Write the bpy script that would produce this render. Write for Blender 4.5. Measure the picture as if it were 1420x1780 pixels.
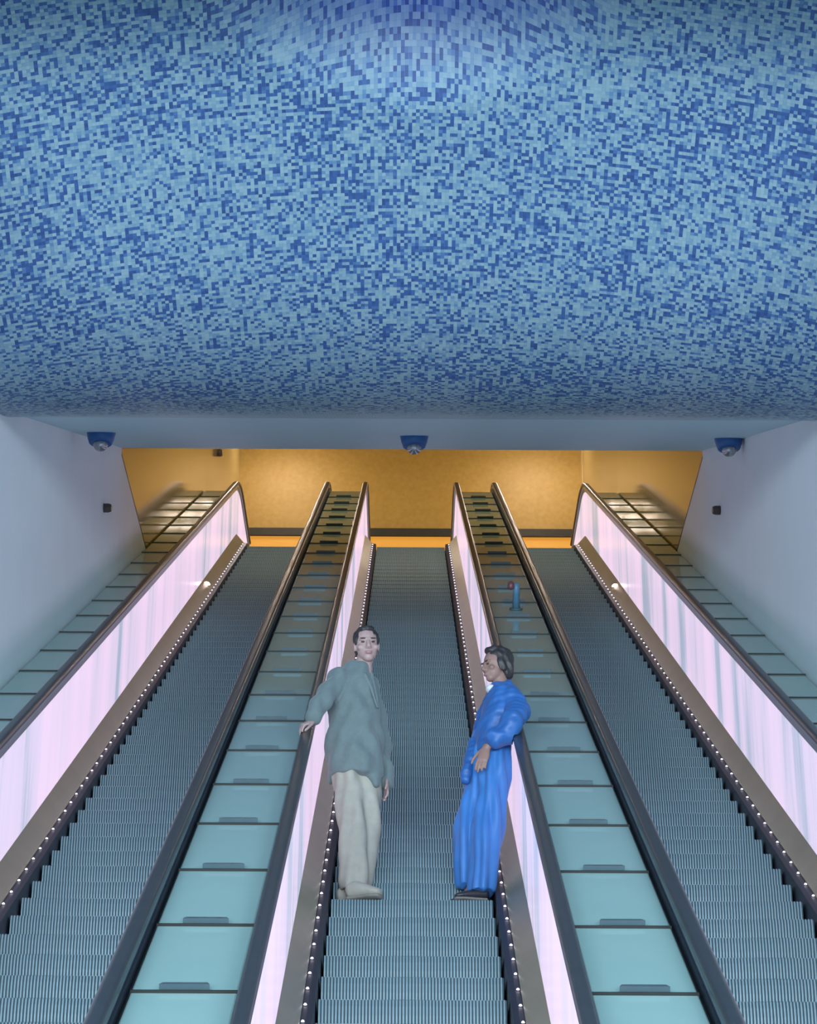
import bpy, bmesh, math, random
import numpy as np
from mathutils import Vector, Matrix

random.seed(7)
rng = np.random.default_rng(11)
for o in list(bpy.data.objects):
    bpy.data.objects.remove(o, do_unlink=True)
scene = bpy.context.scene
COL = scene.collection

# ------------------------------------------------------------------ camera
F_PX, W_PX, H_PX = 3950.0, 1420.0, 1780.0
PITCH, ROLL = math.radians(24.5), math.radians(0.28)
CAM = Vector((-0.035, 0.0, 1.60))
cam_data = bpy.data.cameras.new('camera')
cam_data.sensor_fit = 'HORIZONTAL'
cam_data.sensor_width = 36.0
cam_data.lens = F_PX / W_PX * 36.0
cam_data.clip_end = 200
cam = bpy.data.objects.new('camera', cam_data)
COL.objects.link(cam)
CAM_R = Matrix.Rotation(math.pi / 2 + PITCH, 3, 'X') @ Matrix.Rotation(ROLL, 3, 'Z')
cam.matrix_world = Matrix.Translation(CAM) @ CAM_R.to_4x4()
scene.camera = cam

# ------------------------------------------------------------------ world, light, exposure
world = bpy.data.worlds.new('world')
scene.world = world
world.use_nodes = True
bg = world.node_tree.nodes['Background']
bg.inputs[0].default_value = (0.45, 0.67, 0.80, 1)
bg.inputs[1].default_value = 1.45
scene.view_settings.view_transform = 'Standard'
scene.view_settings.look = 'None'
scene.view_settings.gamma = 1.0
scene.view_settings.use_curve_mapping = False
scene.view_settings.exposure = 0.30

def area_light(name, loc, target, size, size_y, power, color):
    L = bpy.data.lights.new(name, 'AREA')
    L.shape = 'RECTANGLE'; L.size = size; L.size_y = size_y
    L.energy = power; L.color = color
    o = bpy.data.objects.new(name, L); COL.objects.link(o)
    o.location = loc
    o.rotation_euler = (Vector(target) - Vector(loc)).to_track_quat('-Z', 'Y').to_euler()
    return o
# added cool fill lights, unseen behind the camera, brightening the escalator tunnel
for sx in (-1, 1):
    fl = area_light('added_fill', (sx * 6.5, -10.0, 2.8), (-sx * 1.5, 20.0, 10.0), 4.0, 2.5, 230, (0.74, 0.89, 1.0))
    fl.data.spread = math.radians(70)
fl = area_light('added_fill_centre', (0, -10.0, 2.6), (0, 24.0, 11.0), 7.0, 2.5, 330, (0.76, 0.89, 1.0))
fl.data.spread = math.radians(70)
# violet lamp high inside the crater
area_light('crater_lamp', (0, 10.5, 11.1), (0, 11.4, 10.4), 0.4, 0.4, 12.0, (0.28, 0.22, 1.0))
# warm ceiling lamps of the upper hall
area_light('upper_hall_lamp', (0, 23.6, 19.2), (0, 36.0, 15.8), 4.6, 1.2, 235, (1.0, 0.86, 0.58))

# ------------------------------------------------------------------ helpers
def tag(o, label=None, cat=None, group=None, kind=None):
    if label: o['label'] = label
    if cat: o['category'] = cat
    if group: o['group'] = group
    if kind: o['kind'] = kind
    return o

def empty(name, loc=(0, 0, 0)):
    o = bpy.data.objects.new(name, None)
    o.empty_display_size = 0.2
    o.location = loc
    COL.objects.link(o)
    return o

def link(name, mesh, mat, parent=None, smooth=False):
    o = bpy.data.objects.new(name, mesh)
    COL.objects.link(o)
    if mat is not None and not mesh.materials:
        mesh.materials.append(mat)
    if parent is not None:
        o.parent = parent
    if smooth:
        mesh.shade_smooth()
    return o

def mesh_from(name, verts, faces):
    me = bpy.data.meshes.new(name)
    me.from_pydata([tuple(v) for v in verts], [], faces)
    me.validate(); me.update()
    return me

def box_vf(x0, x1, y0, y1, z0, z1, V, Fc):
    b = len(V)
    V += [(x0, y0, z0), (x1, y0, z0), (x1, y1, z0), (x0, y1, z0),
          (x0, y0, z1), (x1, y0, z1), (x1, y1, z1), (x0, y1, z1)]
    Fc += [(b, b + 3, b + 2, b + 1), (b + 4, b + 5, b + 6, b + 7), (b, b + 1, b + 5, b + 4),
           (b + 1, b + 2, b + 6, b + 5), (b + 2, b + 3, b + 7, b + 6), (b + 3, b, b + 4, b + 7)]

def box(name, x0, x1, y0, y1, z0, z1, mat, parent=None, bevel=0.0):
    V, Fc = [], []
    box_vf(x0, x1, y0, y1, z0, z1, V, Fc)
    o = link(name, mesh_from(name, V, Fc), mat, parent)
    if bevel:
        m = o.modifiers.new('bevel', 'BEVEL'); m.width = bevel; m.segments = 2
    return o

def fwd_vec(): return CAM_R @ Vector((0, 0, -1))
def P(x, y, Y):
    """photo pixel -> point of the vertical plane at distance Y"""
    d = CAM_R @ Vector(((x - W_PX / 2) / F_PX, (H_PX / 2 - y) / F_PX, -1.0))
    t = (Y - CAM.y) / d.y
    return CAM + d * t
def PX(x, y, X):
    """photo pixel -> point of the side wall plane at X"""
    d = CAM_R @ Vector(((x - W_PX / 2) / F_PX, (H_PX / 2 - y) / F_PX, -1.0))
    t = (X - CAM.x) / d.x
    return CAM + d * t

# ------------------------------------------------------------------ materials
def new_mat(name):
    m = bpy.data.materials.new(name); m.use_nodes = True
    nt = m.node_tree
    return m, nt, nt.nodes['Principled BSDF']

def mat(name, c1, c2=None, rough=0.5, metal=0.0, scale=6.0, bump=0.0, bscale=40.0, spec=0.5, stretch=(1, 1, 1), coat=0.0, sheen=0.0):
    m, nt, b = new_mat(name)
    b.inputs['Roughness'].default_value = rough
    b.inputs['Metallic'].default_value = metal
    b.inputs['Specular IOR Level'].default_value = spec
    b.inputs['Coat Weight'].default_value = coat
    b.inputs['Sheen Weight'].default_value = sheen
    tc = nt.nodes.new('ShaderNodeTexCoord')
    mp = nt.nodes.new('ShaderNodeMapping'); mp.inputs['Scale'].default_value = stretch
    nt.links.new(tc.outputs['Object'], mp.inputs[0])
    n = nt.nodes.new('ShaderNodeTexNoise'); n.inputs['Scale'].default_value = scale; n.inputs['Detail'].default_value = 5
    nt.links.new(mp.outputs[0], n.inputs['Vector'])
    r = nt.nodes.new('ShaderNodeValToRGB')
    r.color_ramp.elements[0].position = 0.3; r.color_ramp.elements[1].position = 0.7
    r.color_ramp.elements[0].color = (*c1, 1); r.color_ramp.elements[1].color = (*(c2 or c1), 1)
    nt.links.new(n.outputs['Fac'], r.inputs[0]); nt.links.new(r.outputs[0], b.inputs['Base Color'])
    if bump:
        n2 = nt.nodes.new('ShaderNodeTexNoise'); n2.inputs['Scale'].default_value = bscale; n2.inputs['Detail'].default_value = 4
        nt.links.new(mp.outputs[0], n2.inputs['Vector'])
        bp = nt.nodes.new('ShaderNodeBump'); bp.inputs['Strength'].default_value = bump; bp.inputs['Distance'].default_value = 0.01
        nt.links.new(n2.outputs['Fac'], bp.inputs['Height']); nt.links.new(bp.outputs[0], b.inputs['Normal'])
    return m

def emit(name, color, strength, base=(0.8, 0.8, 0.8)):
    m, nt, b = new_mat(name)
    b.inputs['Base Color'].default_value = (*base, 1)
    b.inputs['Emission Color'].default_value = (*color, 1)
    b.inputs['Emission Strength'].default_value = strength
    # slight unevenness of the diffuser
    tc = nt.nodes.new('ShaderNodeTexCoord'); n = nt.nodes.new('ShaderNodeTexNoise'); n.inputs['Scale'].default_value = 9
    nt.links.new(tc.outputs['Object'], n.inputs['Vector'])
    r = nt.nodes.new('ShaderNodeMapRange'); r.inputs['To Min'].default_value = 0.3; r.inputs['To Max'].default_value = 0.5
    nt.links.new(n.outputs['Fac'], r.inputs['Value']); nt.links.new(r.outputs[0], b.inputs['Roughness'])
    return m

M = {}
M['plaster'] = mat('plaster', (0.75, 0.85, 0.88), (0.79, 0.87, 0.90), rough=0.75, scale=2.0, bump=0.15, bscale=60)
M['grout'] = mat('grout', (0.24, 0.38, 0.56), (0.28, 0.42, 0.60), rough=0.8, scale=8)
M['ochre'] = mat('ochre', (0.42, 0.27, 0.055), (0.48, 0.32, 0.075), rough=0.5, scale=14, bump=0.05)
M['ochre_gloss'] = mat('ochre_gloss', (0.42, 0.33, 0.13), (0.47, 0.37, 0.16), rough=0.09, scale=10, spec=0.6)
M['cream_stone'] = mat('cream_stone', (0.62, 0.48, 0.24), (0.68, 0.53, 0.28), rough=0.4, scale=5)
M['dark_gap'] = mat('dark_gap', (0.02, 0.022, 0.02), (0.03, 0.03, 0.028), rough=0.6)
M['floor_stone'] = mat('floor_stone', (0.52, 0.56, 0.58), (0.60, 0.63, 0.65), rough=0.35, scale=3)
M['step_metal'] = mat('step_metal', (0.19, 0.295, 0.335), (0.215, 0.32, 0.36), rough=0.5, metal=0.2, scale=5)
M['step_groove'] = mat('step_groove', (0.055, 0.095, 0.115), (0.065, 0.105, 0.125), rough=0.7, scale=5)
M['skirt'] = mat('skirt', (0.010, 0.016, 0.028), (0.014, 0.02, 0.034), rough=0.5, scale=5)
M['deck_metal'] = mat('deck_metal', (0.20, 0.20, 0.13), (0.24, 0.235, 0.155), rough=0.36, metal=0.25, scale=3)
M['guide_metal'] = mat('guide_metal', (0.36, 0.40, 0.45), (0.42, 0.46, 0.5), rough=0.3, metal=0.8, scale=3)
M['rubber'] = mat('rubber', (0.030, 0.034, 0.042), (0.038, 0.042, 0.05), rough=0.33, scale=10)
M['glass_tile'] = mat('glass_tile', (0.29, 0.435, 0.42), (0.325, 0.465, 0.445), rough=0.045, scale=1.3, spec=0.22)
M['bracket'] = mat('bracket', (0.055, 0.095, 0.115), (0.07, 0.11, 0.13), rough=0.45, scale=10)
M['cam_blue'] = mat('cam_blue', (0.02, 0.11, 0.33), (0.03, 0.14, 0.38), rough=0.4, scale=10)
M['brown_box'] = mat('brown_box', (0.07, 0.055, 0.05), (0.09, 0.07, 0.06), rough=0.5, scale=10)
M['red_plastic'] = mat('red_plastic', (0.13, 0.045, 0.055), (0.15, 0.05, 0.06), rough=0.4)
M['led'] = emit('led', (1.0, 0.86, 1.0), 1.8)
M['lamp'] = emit('lamp', (1.0, 0.82, 0.66), 400.0)
M['amber'] = emit('amber', (1.0, 0.40, 0.045), 0.48, base=(0.3, 0.2, 0.05))

def lit_panel_mat():
    m, nt, b = new_mat('lit_panel')
    b.inputs['Base Color'].default_value = (0.5, 0.5, 0.55, 1)
    b.inputs['Roughness'].default_value = 0.25
    tc = nt.nodes.new('ShaderNodeTexCoord')
    mp = nt.nodes.new('ShaderNodeMapping'); mp.inputs['Scale'].default_value = (0.0, 1.0, 0.10)
    nt.links.new(tc.outputs['Object'], mp.inputs[0])
    n = nt.nodes.new('ShaderNodeTexNoise'); n.inputs['Scale'].default_value = 1.1; n.inputs['Detail'].default_value = 5; n.inputs['Roughness'].default_value = 0.62
    nt.links.new(mp.outputs[0], n.inputs['Vector'])
    oi = nt.nodes.new('ShaderNodeObjectInfo')
    av = nt.nodes.new('ShaderNodeVectorMath'); av.operation = 'ADD'
    nt.links.new(mp.outputs[0], av.inputs[0]); nt.links.new(oi.outputs['Location'], av.inputs[1])
    nt.links.new(av.outputs[0], n.inputs['Vector'])
    r = nt.nodes.new('ShaderNodeValToRGB')
    e = r.color_ramp.elements
    e[0].position = 0.39; e[0].color = (0.30, 0.36, 0.47, 1)
    e[1].position = 0.60; e[1].color = (0.80, 0.58, 0.78, 1)
    k = r.color_ramp.elements.new(0.47); k.color = (0.64, 0.53, 0.70, 1)
    nt.links.new(n.outputs['Fac'], r.inputs[0])
    nt.links.new(r.outputs[0], b.inputs['Emission Color'])
    b.inputs['Emission Strength'].default_value = 0.75
    return m
M['lit_panel'] = lit_panel_mat()

def mosaic_mat():
    m, nt, b = new_mat('mosaic')
    a = nt.nodes.new('ShaderNodeAttribute'); a.attribute_name = 'tone'
    r = nt.nodes.new('ShaderNodeValToRGB'); r.color_ramp.interpolation = 'LINEAR'
    e = r.color_ramp.elements
    e[0].position = 0.0; e[0].color = (0.030, 0.070, 0.21, 1)
    e[1].position = 1.0; e[1].color = (0.46, 0.66, 0.73, 1)
    for p, c in ((0.25, (0.045, 0.11, 0.29, 1)), (0.42, (0.11, 0.22, 0.38, 1)), (0.64, (0.20, 0.32, 0.40, 1)), (0.85, (0.27, 0.39, 0.45, 1))):
        k = r.color_ramp.elements.new(p); k.color = c
    nt.links.new(a.outputs['Fac'], r.inputs[0]); nt.links.new(r.outputs[0], b.inputs['Base Color'])
    b.inputs['Roughness'].default_value = 0.45
    return m
M['mosaic'] = mosaic_mat()

def vault_mat():
    # plastered soffit: pale blue, fading to the white of the walls towards the upper hall
    m, nt, b = new_mat('vault')
    tc = nt.nodes.new('ShaderNodeTexCoord'); n = nt.nodes.new('ShaderNodeTexNoise'); n.inputs['Scale'].default_value = 7; n.inputs['Detail'].default_value = 6
    nt.links.new(tc.outputs['Object'], n.inputs['Vector'])
    r = nt.nodes.new('ShaderNodeValToRGB')
    r.color_ramp.elements[0].color = (0.48, 0.72, 0.80, 1); r.color_ramp.elements[1].color = (0.55, 0.78, 0.84, 1)
    nt.links.new(n.outputs['Fac'], r.inputs[0]); nt.links.new(r.outputs[0], b.inputs['Base Color'])
    b.inputs['Roughness'].default_value = 0.6
    return m
M['vault'] = vault_mat()

# ------------------------------------------------------------------ incline geometry
T30, C30, S30 = math.tan(math.radians(30)), math.cos(math.radians(30)), 0.5
LINE0 = CAM.z - 4.310                       # height of the nosing line under the camera
def nose_z(Y): return LINE0 + Y * T30
def Y_of_depth(d, n=0.0): return (d + 1.787 + 0.0958 * n) / 1.1494
Y_TOP = 30.79                               # where the incline starts to flatten
R_TOP = 1.5
Z_TOP = nose_z(Y_TOP)
Z_LAND = Z_TOP + R_TOP * (1 - C30)
Y_LAND = Y_TOP + R_TOP * S30
Y_FOOT = -LINE0 / T30                       # nosing line meets the lower floor
R_BOT = 2.0
WALL_X = 3.02
ESC_X = 1.913
SLAB_Z = CAM.z + 10.33                      # height of the ceiling opening
SLAB_Y = 21.25
BACK_Y = 36.4

def make_path():
    pts = []                                # (Y, Z, angle)
    t = R_BOT * math.tan(math.radians(15))
    pts.append((Y_FOOT - t - 0.6, 0.0, 0.0))
    for k in range(7):
        a = math.radians(30) * k / 6
        pts.append((Y_FOOT - t + R_BOT * math.sin(a), R_BOT * (1 - math.cos(a)), a))
    for k in range(1, 24):
        Y = pts[7][0] + 0 if False else (Y_FOOT + t * C30) + (Y_TOP - Y_FOOT - t * C30) * k / 24
        pts.append((Y, nose_z(Y), math.radians(30)))
    for k in range(9):
        a = math.radians(30) * (1 - k / 8)
        pts.append((Y_TOP + R_TOP * (S30 - math.sin(a)), Z_TOP + R_TOP * (math.cos(a) - C30), a))
    pts.append((Y_LAND + 1.7, Z_LAND, 0.0))
    return pts
PATH = make_path()

def sweep(name, profile, mat_, parent=None, smooth=False, path=PATH, rev=False):
    """profile: closed list of (x, n); swept along the escalator path"""
    V, Fc = [], []
    k = len(profile)
    for (Y, Z, a) in path:
        for (x, n) in profile:
            V.append((x, Y - n * math.sin(a), Z + n * math.cos(a)))
    for i in range(len(path) - 1):
        for j in range(k):
            q = (i * k + j, i * k + (j + 1) % k, (i + 1) * k + (j + 1) % k, (i + 1) * k + j)
            Fc.append(q)
    Fc.append(tuple(range(k - 1, -1, -1)))
    Fc.append(tuple((len(path) - 1) * k + j for j in range(k)))
    me = mesh_from(name, V, Fc)
    bm = bmesh.new(); bm.from_mesh(me); bmesh.ops.recalc_face_normals(bm, faces=bm.faces); bm.to_mesh(me); bm.free()
    return link(name, me, mat_, parent, smooth)

# ------------------------------------------------------------------ the setting
def smoothstep(a, b, x):
    t = np.clip((x - a) / (b - a), 0, 1); return t * t * (3 - 2 * t)

# vault profile along the centre line (heights above the camera)
_yy = np.linspace(3.0, 21.25, 3651)
def vault_slope(Y):
    s = 0.441 - (15.3 - Y) / (15.3 - 12.9) * (0.441 + 0.50)
    s = np.clip(s, -0.50, 0.441)
    return np.where(Y < 11.4, np.interp(Y, [3.0, 8.0, 8.7, 10.1, 11.4], [0.0, 0.0, 0.65, 0.65, -0.50]), s)  # unseen near part dips to keep light out of the crater
_sl = vault_slope(_yy)
_zz = np.concatenate([[0], np.cumsum((_sl[1:] + _sl[:-1]) / 2 * np.diff(_yy))])
_zz += 10.40 - _zz[-1]
def vault_z(X, Y):
    X = np.asarray(X, float); Y = np.asarray(Y, float)
    z = np.interp(Y, _yy, _zz)
    z = z - 0.046 * X ** 2 * (1 - smoothstep(12.6, 15.8, Y))
    r = np.sqrt((X / 1.55) ** 2 + ((Y - 10.75) / 1.30) ** 2)
    z = z + 1.35 * (1 - smoothstep(0.0, 1.0, r))
    return z + CAM.z

def grid_mesh(name, xs, ys, zoff=0.0):
    Xg, Yg = np.meshgrid(xs, ys)
    Zg = vault_z(Xg, Yg) + zoff
    V = np.stack([Xg, Yg, Zg], -1).reshape(-1, 3)
    nx = len(xs); Fc = []
    for i in range(len(ys) - 1):
        for j in range(nx - 1):
            a = i * nx + j
            Fc.append((a, a + nx, a + nx + 1, a + 1))
    return mesh_from(name, V, Fc)

MOS0, MOS1 = 7.6, 15.75
ceil = link('ceiling', grid_mesh('ceiling', np.linspace(-3.02, 3.02, 183), np.concatenate([np.linspace(3.0, 8.9, 80), np.linspace(8.93, 12.8, 140), np.linspace(12.86, 15.75, 50), np.linspace(15.85, 21.25, 20)])), M['vault'], smooth=True)
ceil.data.materials[0] = M['vault']
tag(ceil, 'blue mosaic vault above the escalators with a pale soffit edge', kind='structure')

def build_mosaic():
    pitch, gap, depth = 0.0242, 0.0007, 0.0016
    ncol = int(6.02 / pitch)
    xs = (np.arange(ncol) - ncol / 2 + 0.5) * pitch
    # rows evenly spaced along the centre line arc
    yf = np.linspace(MOS0, MOS1, 6000)
    arc = np.concatenate([[0], np.cumsum(np.hypot(np.diff(yf), np.diff(np.interp(yf, _yy, _zz))))])
    nrow = int(arc[-1] / pitch)
    yc = np.interp((np.arange(nrow) + 0.5) * pitch, arc, yf)
    y0 = np.interp(np.arange(nrow) * pitch + gap / 2, arc, yf)
    y1 = np.interp((np.arange(nrow) + 1) * pitch - gap / 2, arc, yf)
    hx = (pitch - gap) / 2
    X, R = np.meshgrid(xs, np.arange(nrow))
    X = X.ravel(); R = R.ravel(); n = len(X)
    jit = rng.normal(0, 0.0001, (n,))
    crn = []
    for (sx, yy) in ((-1, y0), (1, y0), (1, y1), (-1, y1)):
        px = X + sx * hx; py = yy[R]
        crn.append(np.stack([px, py, vault_z(px, py)], -1))
    top = np.stack(crn, 1)                                  # n,4,3  (on the grout)
    top[:, :, 2] -= 0.0012
    bot = top.copy(); bot[:, :, 2] -= (depth + np.abs(jit))[:, None]
    V = np.concatenate([bot, top], 1).reshape(-1, 3)        # 8 per tile
    base = np.arange(n)[:, None] * 8
    quads = np.array([[0, 3, 2, 1], [0, 1, 5, 4], [1, 2, 6, 5], [2, 3, 7, 6], [3, 0, 4, 7]])
    Fc = (base[:, None, :] * 1 + quads[None]).reshape(-1, 4)
    me = bpy.data.meshes.new('mosaic_tiles')
    me.vertices.add(len(V)); me.vertices.foreach_set('co', V.astype(np.float32).ravel())
    me.loops.add(Fc.size); me.loops.foreach_set('vertex_index', Fc.astype(np.int32).ravel())
    me.polygons.add(len(Fc)); me.polygons.foreach_set('loop_start', (np.arange(len(Fc)) * 4).astype(np.int32))
    me.update(calc_edges=True)
    me.shade_flat()
    # tile colours: dark tiles strewn among pale ones, thinning out to the soffit
    Y = yc[R]
    low = np.zeros(n)
    for k in range(10):
        a, b_, c = rng.normal(0, 5.0), rng.normal(0, 5.0), rng.uniform(0, 6.28)
        low += np.sin(a * X + b_ * Y + c)
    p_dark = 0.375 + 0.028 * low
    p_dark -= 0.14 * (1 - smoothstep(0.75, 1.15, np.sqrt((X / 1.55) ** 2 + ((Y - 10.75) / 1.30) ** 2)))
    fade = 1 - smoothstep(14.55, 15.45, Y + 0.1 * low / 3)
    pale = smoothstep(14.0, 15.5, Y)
    u = rng.random(n)
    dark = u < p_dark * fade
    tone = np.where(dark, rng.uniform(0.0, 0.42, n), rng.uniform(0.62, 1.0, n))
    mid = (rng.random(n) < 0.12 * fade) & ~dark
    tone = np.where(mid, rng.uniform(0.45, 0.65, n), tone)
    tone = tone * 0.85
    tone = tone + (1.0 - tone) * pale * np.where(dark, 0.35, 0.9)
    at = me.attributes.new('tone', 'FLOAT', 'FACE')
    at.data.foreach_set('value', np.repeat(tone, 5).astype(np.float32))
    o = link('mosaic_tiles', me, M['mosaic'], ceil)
    o['kind'] = 'stuff'
build_mosaic()

# side walls: white plaster up to the vault / slab height
def side_wall(name, s):
    ys = np.concatenate([np.linspace(9.5, 21.25, 60), [21.2501, BACK_Y - 7.0]])
    V, Fc = [], []
    for Y in ys:
        top = float(vault_z(WALL_X, min(Y, 21.25))) + 0.02 if Y <= 21.25 else SLAB_Z
        for x in (WALL_X, WALL_X + 0.25):
            V += [(s * x, Y, -0.0), (s * x, Y, top)]
    for i in range(len(ys) - 1):
        a = i * 4; b = a + 4
        Fc += [(a, a + 1, b + 1, b), (a + 1, a + 3, b + 3, b + 1), (a + 3, a + 2, b + 2, b + 3)]
    e = (len(ys) - 1) * 4
    Fc += [(0, 2, 3, 1), (e, e + 1, e + 3, e + 2)]
    o = link(name, mesh_from(name, V, Fc), M['plaster'])
    tag(o, ('left' if s < 0 else 'right') + ' white plaster wall above the glass panels', kind='structure')
    return o
wall_left = side_wall('wall_left', -1)
wall_right = side_wall('wall_right', 1)

# upper hall: glossy ochre walls, back wall, ceiling and floor
for s, nm in ((-1, 'wall_upper_left'), (1, 'wall_upper_right')):
    xa, xb = sorted((s * (WALL_X + 0.004), s * (WALL_X + 0.25)))
    o = box(nm, xa, xb, SLAB_Y, BACK_Y + 0.2, SLAB_Z + 0.012, 19.5, M['ochre_gloss'])
    tag(o, 'glossy ochre wall panel of the upper hall', kind='structure')
    xa, xb = sorted((s * (WALL_X - 0.002), s * (WALL_X + 0.1)))
    o = box('trim_1' if s < 0 else 'trim_2', xa, xb, SLAB_Y, 29.0, SLAB_Z - 0.012, SLAB_Z + 0.012, M['dark_gap'])
    tag(o, 'thin dark joint between plaster and ochre wall', kind='structure')
o = box('wall_back', -3.3, 3.3, BACK_Y, BACK_Y + 0.2, Z_LAND - 0.4, 19.5, M['ochre'])
tag(o, 'ochre end wall of the upper hall', kind='structure')
o = box('wall_front', -3.3, 3.3, SLAB_Y - 0.25, SLAB_Y + 0.002, float(vault_z(0, 21.25)) + 0.0, 19.5, M['ochre'])
tag(o, 'wall above the soffit edge facing the upper hall', kind='structure')
o = box('ceiling_upper', -3.3, 3.3, SLAB_Y - 0.25, BACK_Y + 0.2, 19.5, 19.7, M['ochre'])
tag(o, 'ceiling of the upper hall', kind='structure')
o = box('floor_upper', -WALL_X, WALL_X, Y_LAND, BACK_Y, Z_LAND - 0.35, Z_LAND - 0.01, M['floor_stone'])
tag(o, 'landing floor at the top of the escalators', kind='structure')
o = box('floor', -9, 9, -4, 29, -0.2, 0.0, M['floor_stone'])
tag(o, 'stone floor of the lower hall', kind='structure')
o = box('trim_3', -WALL_X, WALL_X, BACK_Y - 0.10, BACK_Y, CAM.z + 16.09, CAM.z + 16.23, M['dark_gap'])
tag(o, 'dark shadow band across the ochre end wall', kind='structure')
t4 = box('trim_4', -WALL_X, WALL_X, BACK_Y - 0.05, BACK_Y, CAM.z + 15.78, CAM.z + 16.09, M['amber'])
tag(t4, 'amber lit cove band across the ochre end wall', kind='structure')
pr = P(1018, 800, BACK_Y - 0.2).x
o = box('trim_5', pr, WALL_X, BACK_Y - 0.3, BACK_Y, Z_LAND, 19.5, M['cream_stone'])
tag(o, 'pale stone pilaster in the far right corner', kind='structure')

# ------------------------------------------------------------------ escalators
def step_mesh():
    prof = [(0.352, -0.018), (0.352, 0.0), (0.008, 0.0), (0.0, -0.006), (-0.007, -0.04), (-0.010, -0.09), (-0.006, -0.15), (0.004, -0.20)]
    V, Fc, MI = [], [], []
    n = 56; pitch = 1.0 / n
    def ring(x, g):
        b = len(V)
        for k, (y, z) in enumerate(prof):
            if k <= 2: V.append((x, y, z - 0.35 * g))
            else: V.append((x, y + g, z - (0.35 * g if k == 3 else 0)))
        return b
    prev = None
    for i in range(n):
        x0 = -0.5 + i * pitch
        for (xa, xb, g) in ((x0, x0 + pitch * 0.5, 0.0), (x0 + pitch * 0.5, x0 + pitch, 0.010)):
            a = ring(xa, g); b = ring(xb, g)
            if prev is not None:
                for k in range(1, len(prof) - 1): Fc.append((prev + k, a + k, a + k + 1, prev + k + 1)); MI.append(1)
            for k in range(len(prof) - 1): Fc.append((a + k, b + k, b + k + 1, a + k + 1)); MI.append(1 if g else 0)
            prev = b
    me = mesh_from('step', V, Fc)
    me.materials.append(M['step_metal']); me.materials.append(M['step_groove'])
    if len(me.polygons) == len(MI): me.polygons.foreach_set('material_index', MI)
    return me
STEP = step_mesh()
Y_STEP = Y_of_depth(3.75 * F_PX / (1564.5 - 511))     # nosing of the step the two people stand on

def rrect(x0, x1, n0, n1, r, seg=4):
    out = []
    for (cx, cn, a0) in ((x1 - r, n0 + r, -90), (x1 - r, n1 - r, 0), (x0 + r, n1 - r, 90), (x0 + r, n0 + r, 180)):
        for k in range(seg + 1):
            a = math.radians(a0 + 90 * k / seg)
            out.append((cx + r * math.cos(a), cn + r * math.sin(a)))
    return out

def led_mesh(xc):
    V, Fc = [], []
    Y = Y_FOOT + 1.2
    dY = 0.275 * C30
    n = 0.044; r = 0.0095
    while Y < Y_TOP:
        c = Vector((xc, Y - n * S30, nose_z(Y) + n * C30))
        b = len(V)
        for lat in (0.0, 0.9):
            for k in range(8):
                a = k * math.pi / 4
                lx, ly, lz = r * math.cos(lat) * math.cos(a), r * math.cos(lat) * math.sin(a), r * math.sin(lat)
                V.append(c + Vector((lx, ly * C30 - lz * S30, ly * S30 + lz * C30)))
        V.append(c + Vector((0, -r * S30, r * C30)))
        for k in range(8):
            Fc.append((b + k, b + (k + 1) % 8, b + 8 + (k + 1) % 8, b + 8 + k))
            Fc.append((b + 8 + k, b + 8 + (k + 1) % 8, b + 16))
        Y += dY
    return mesh_from('led_lights', V, Fc)

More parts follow.
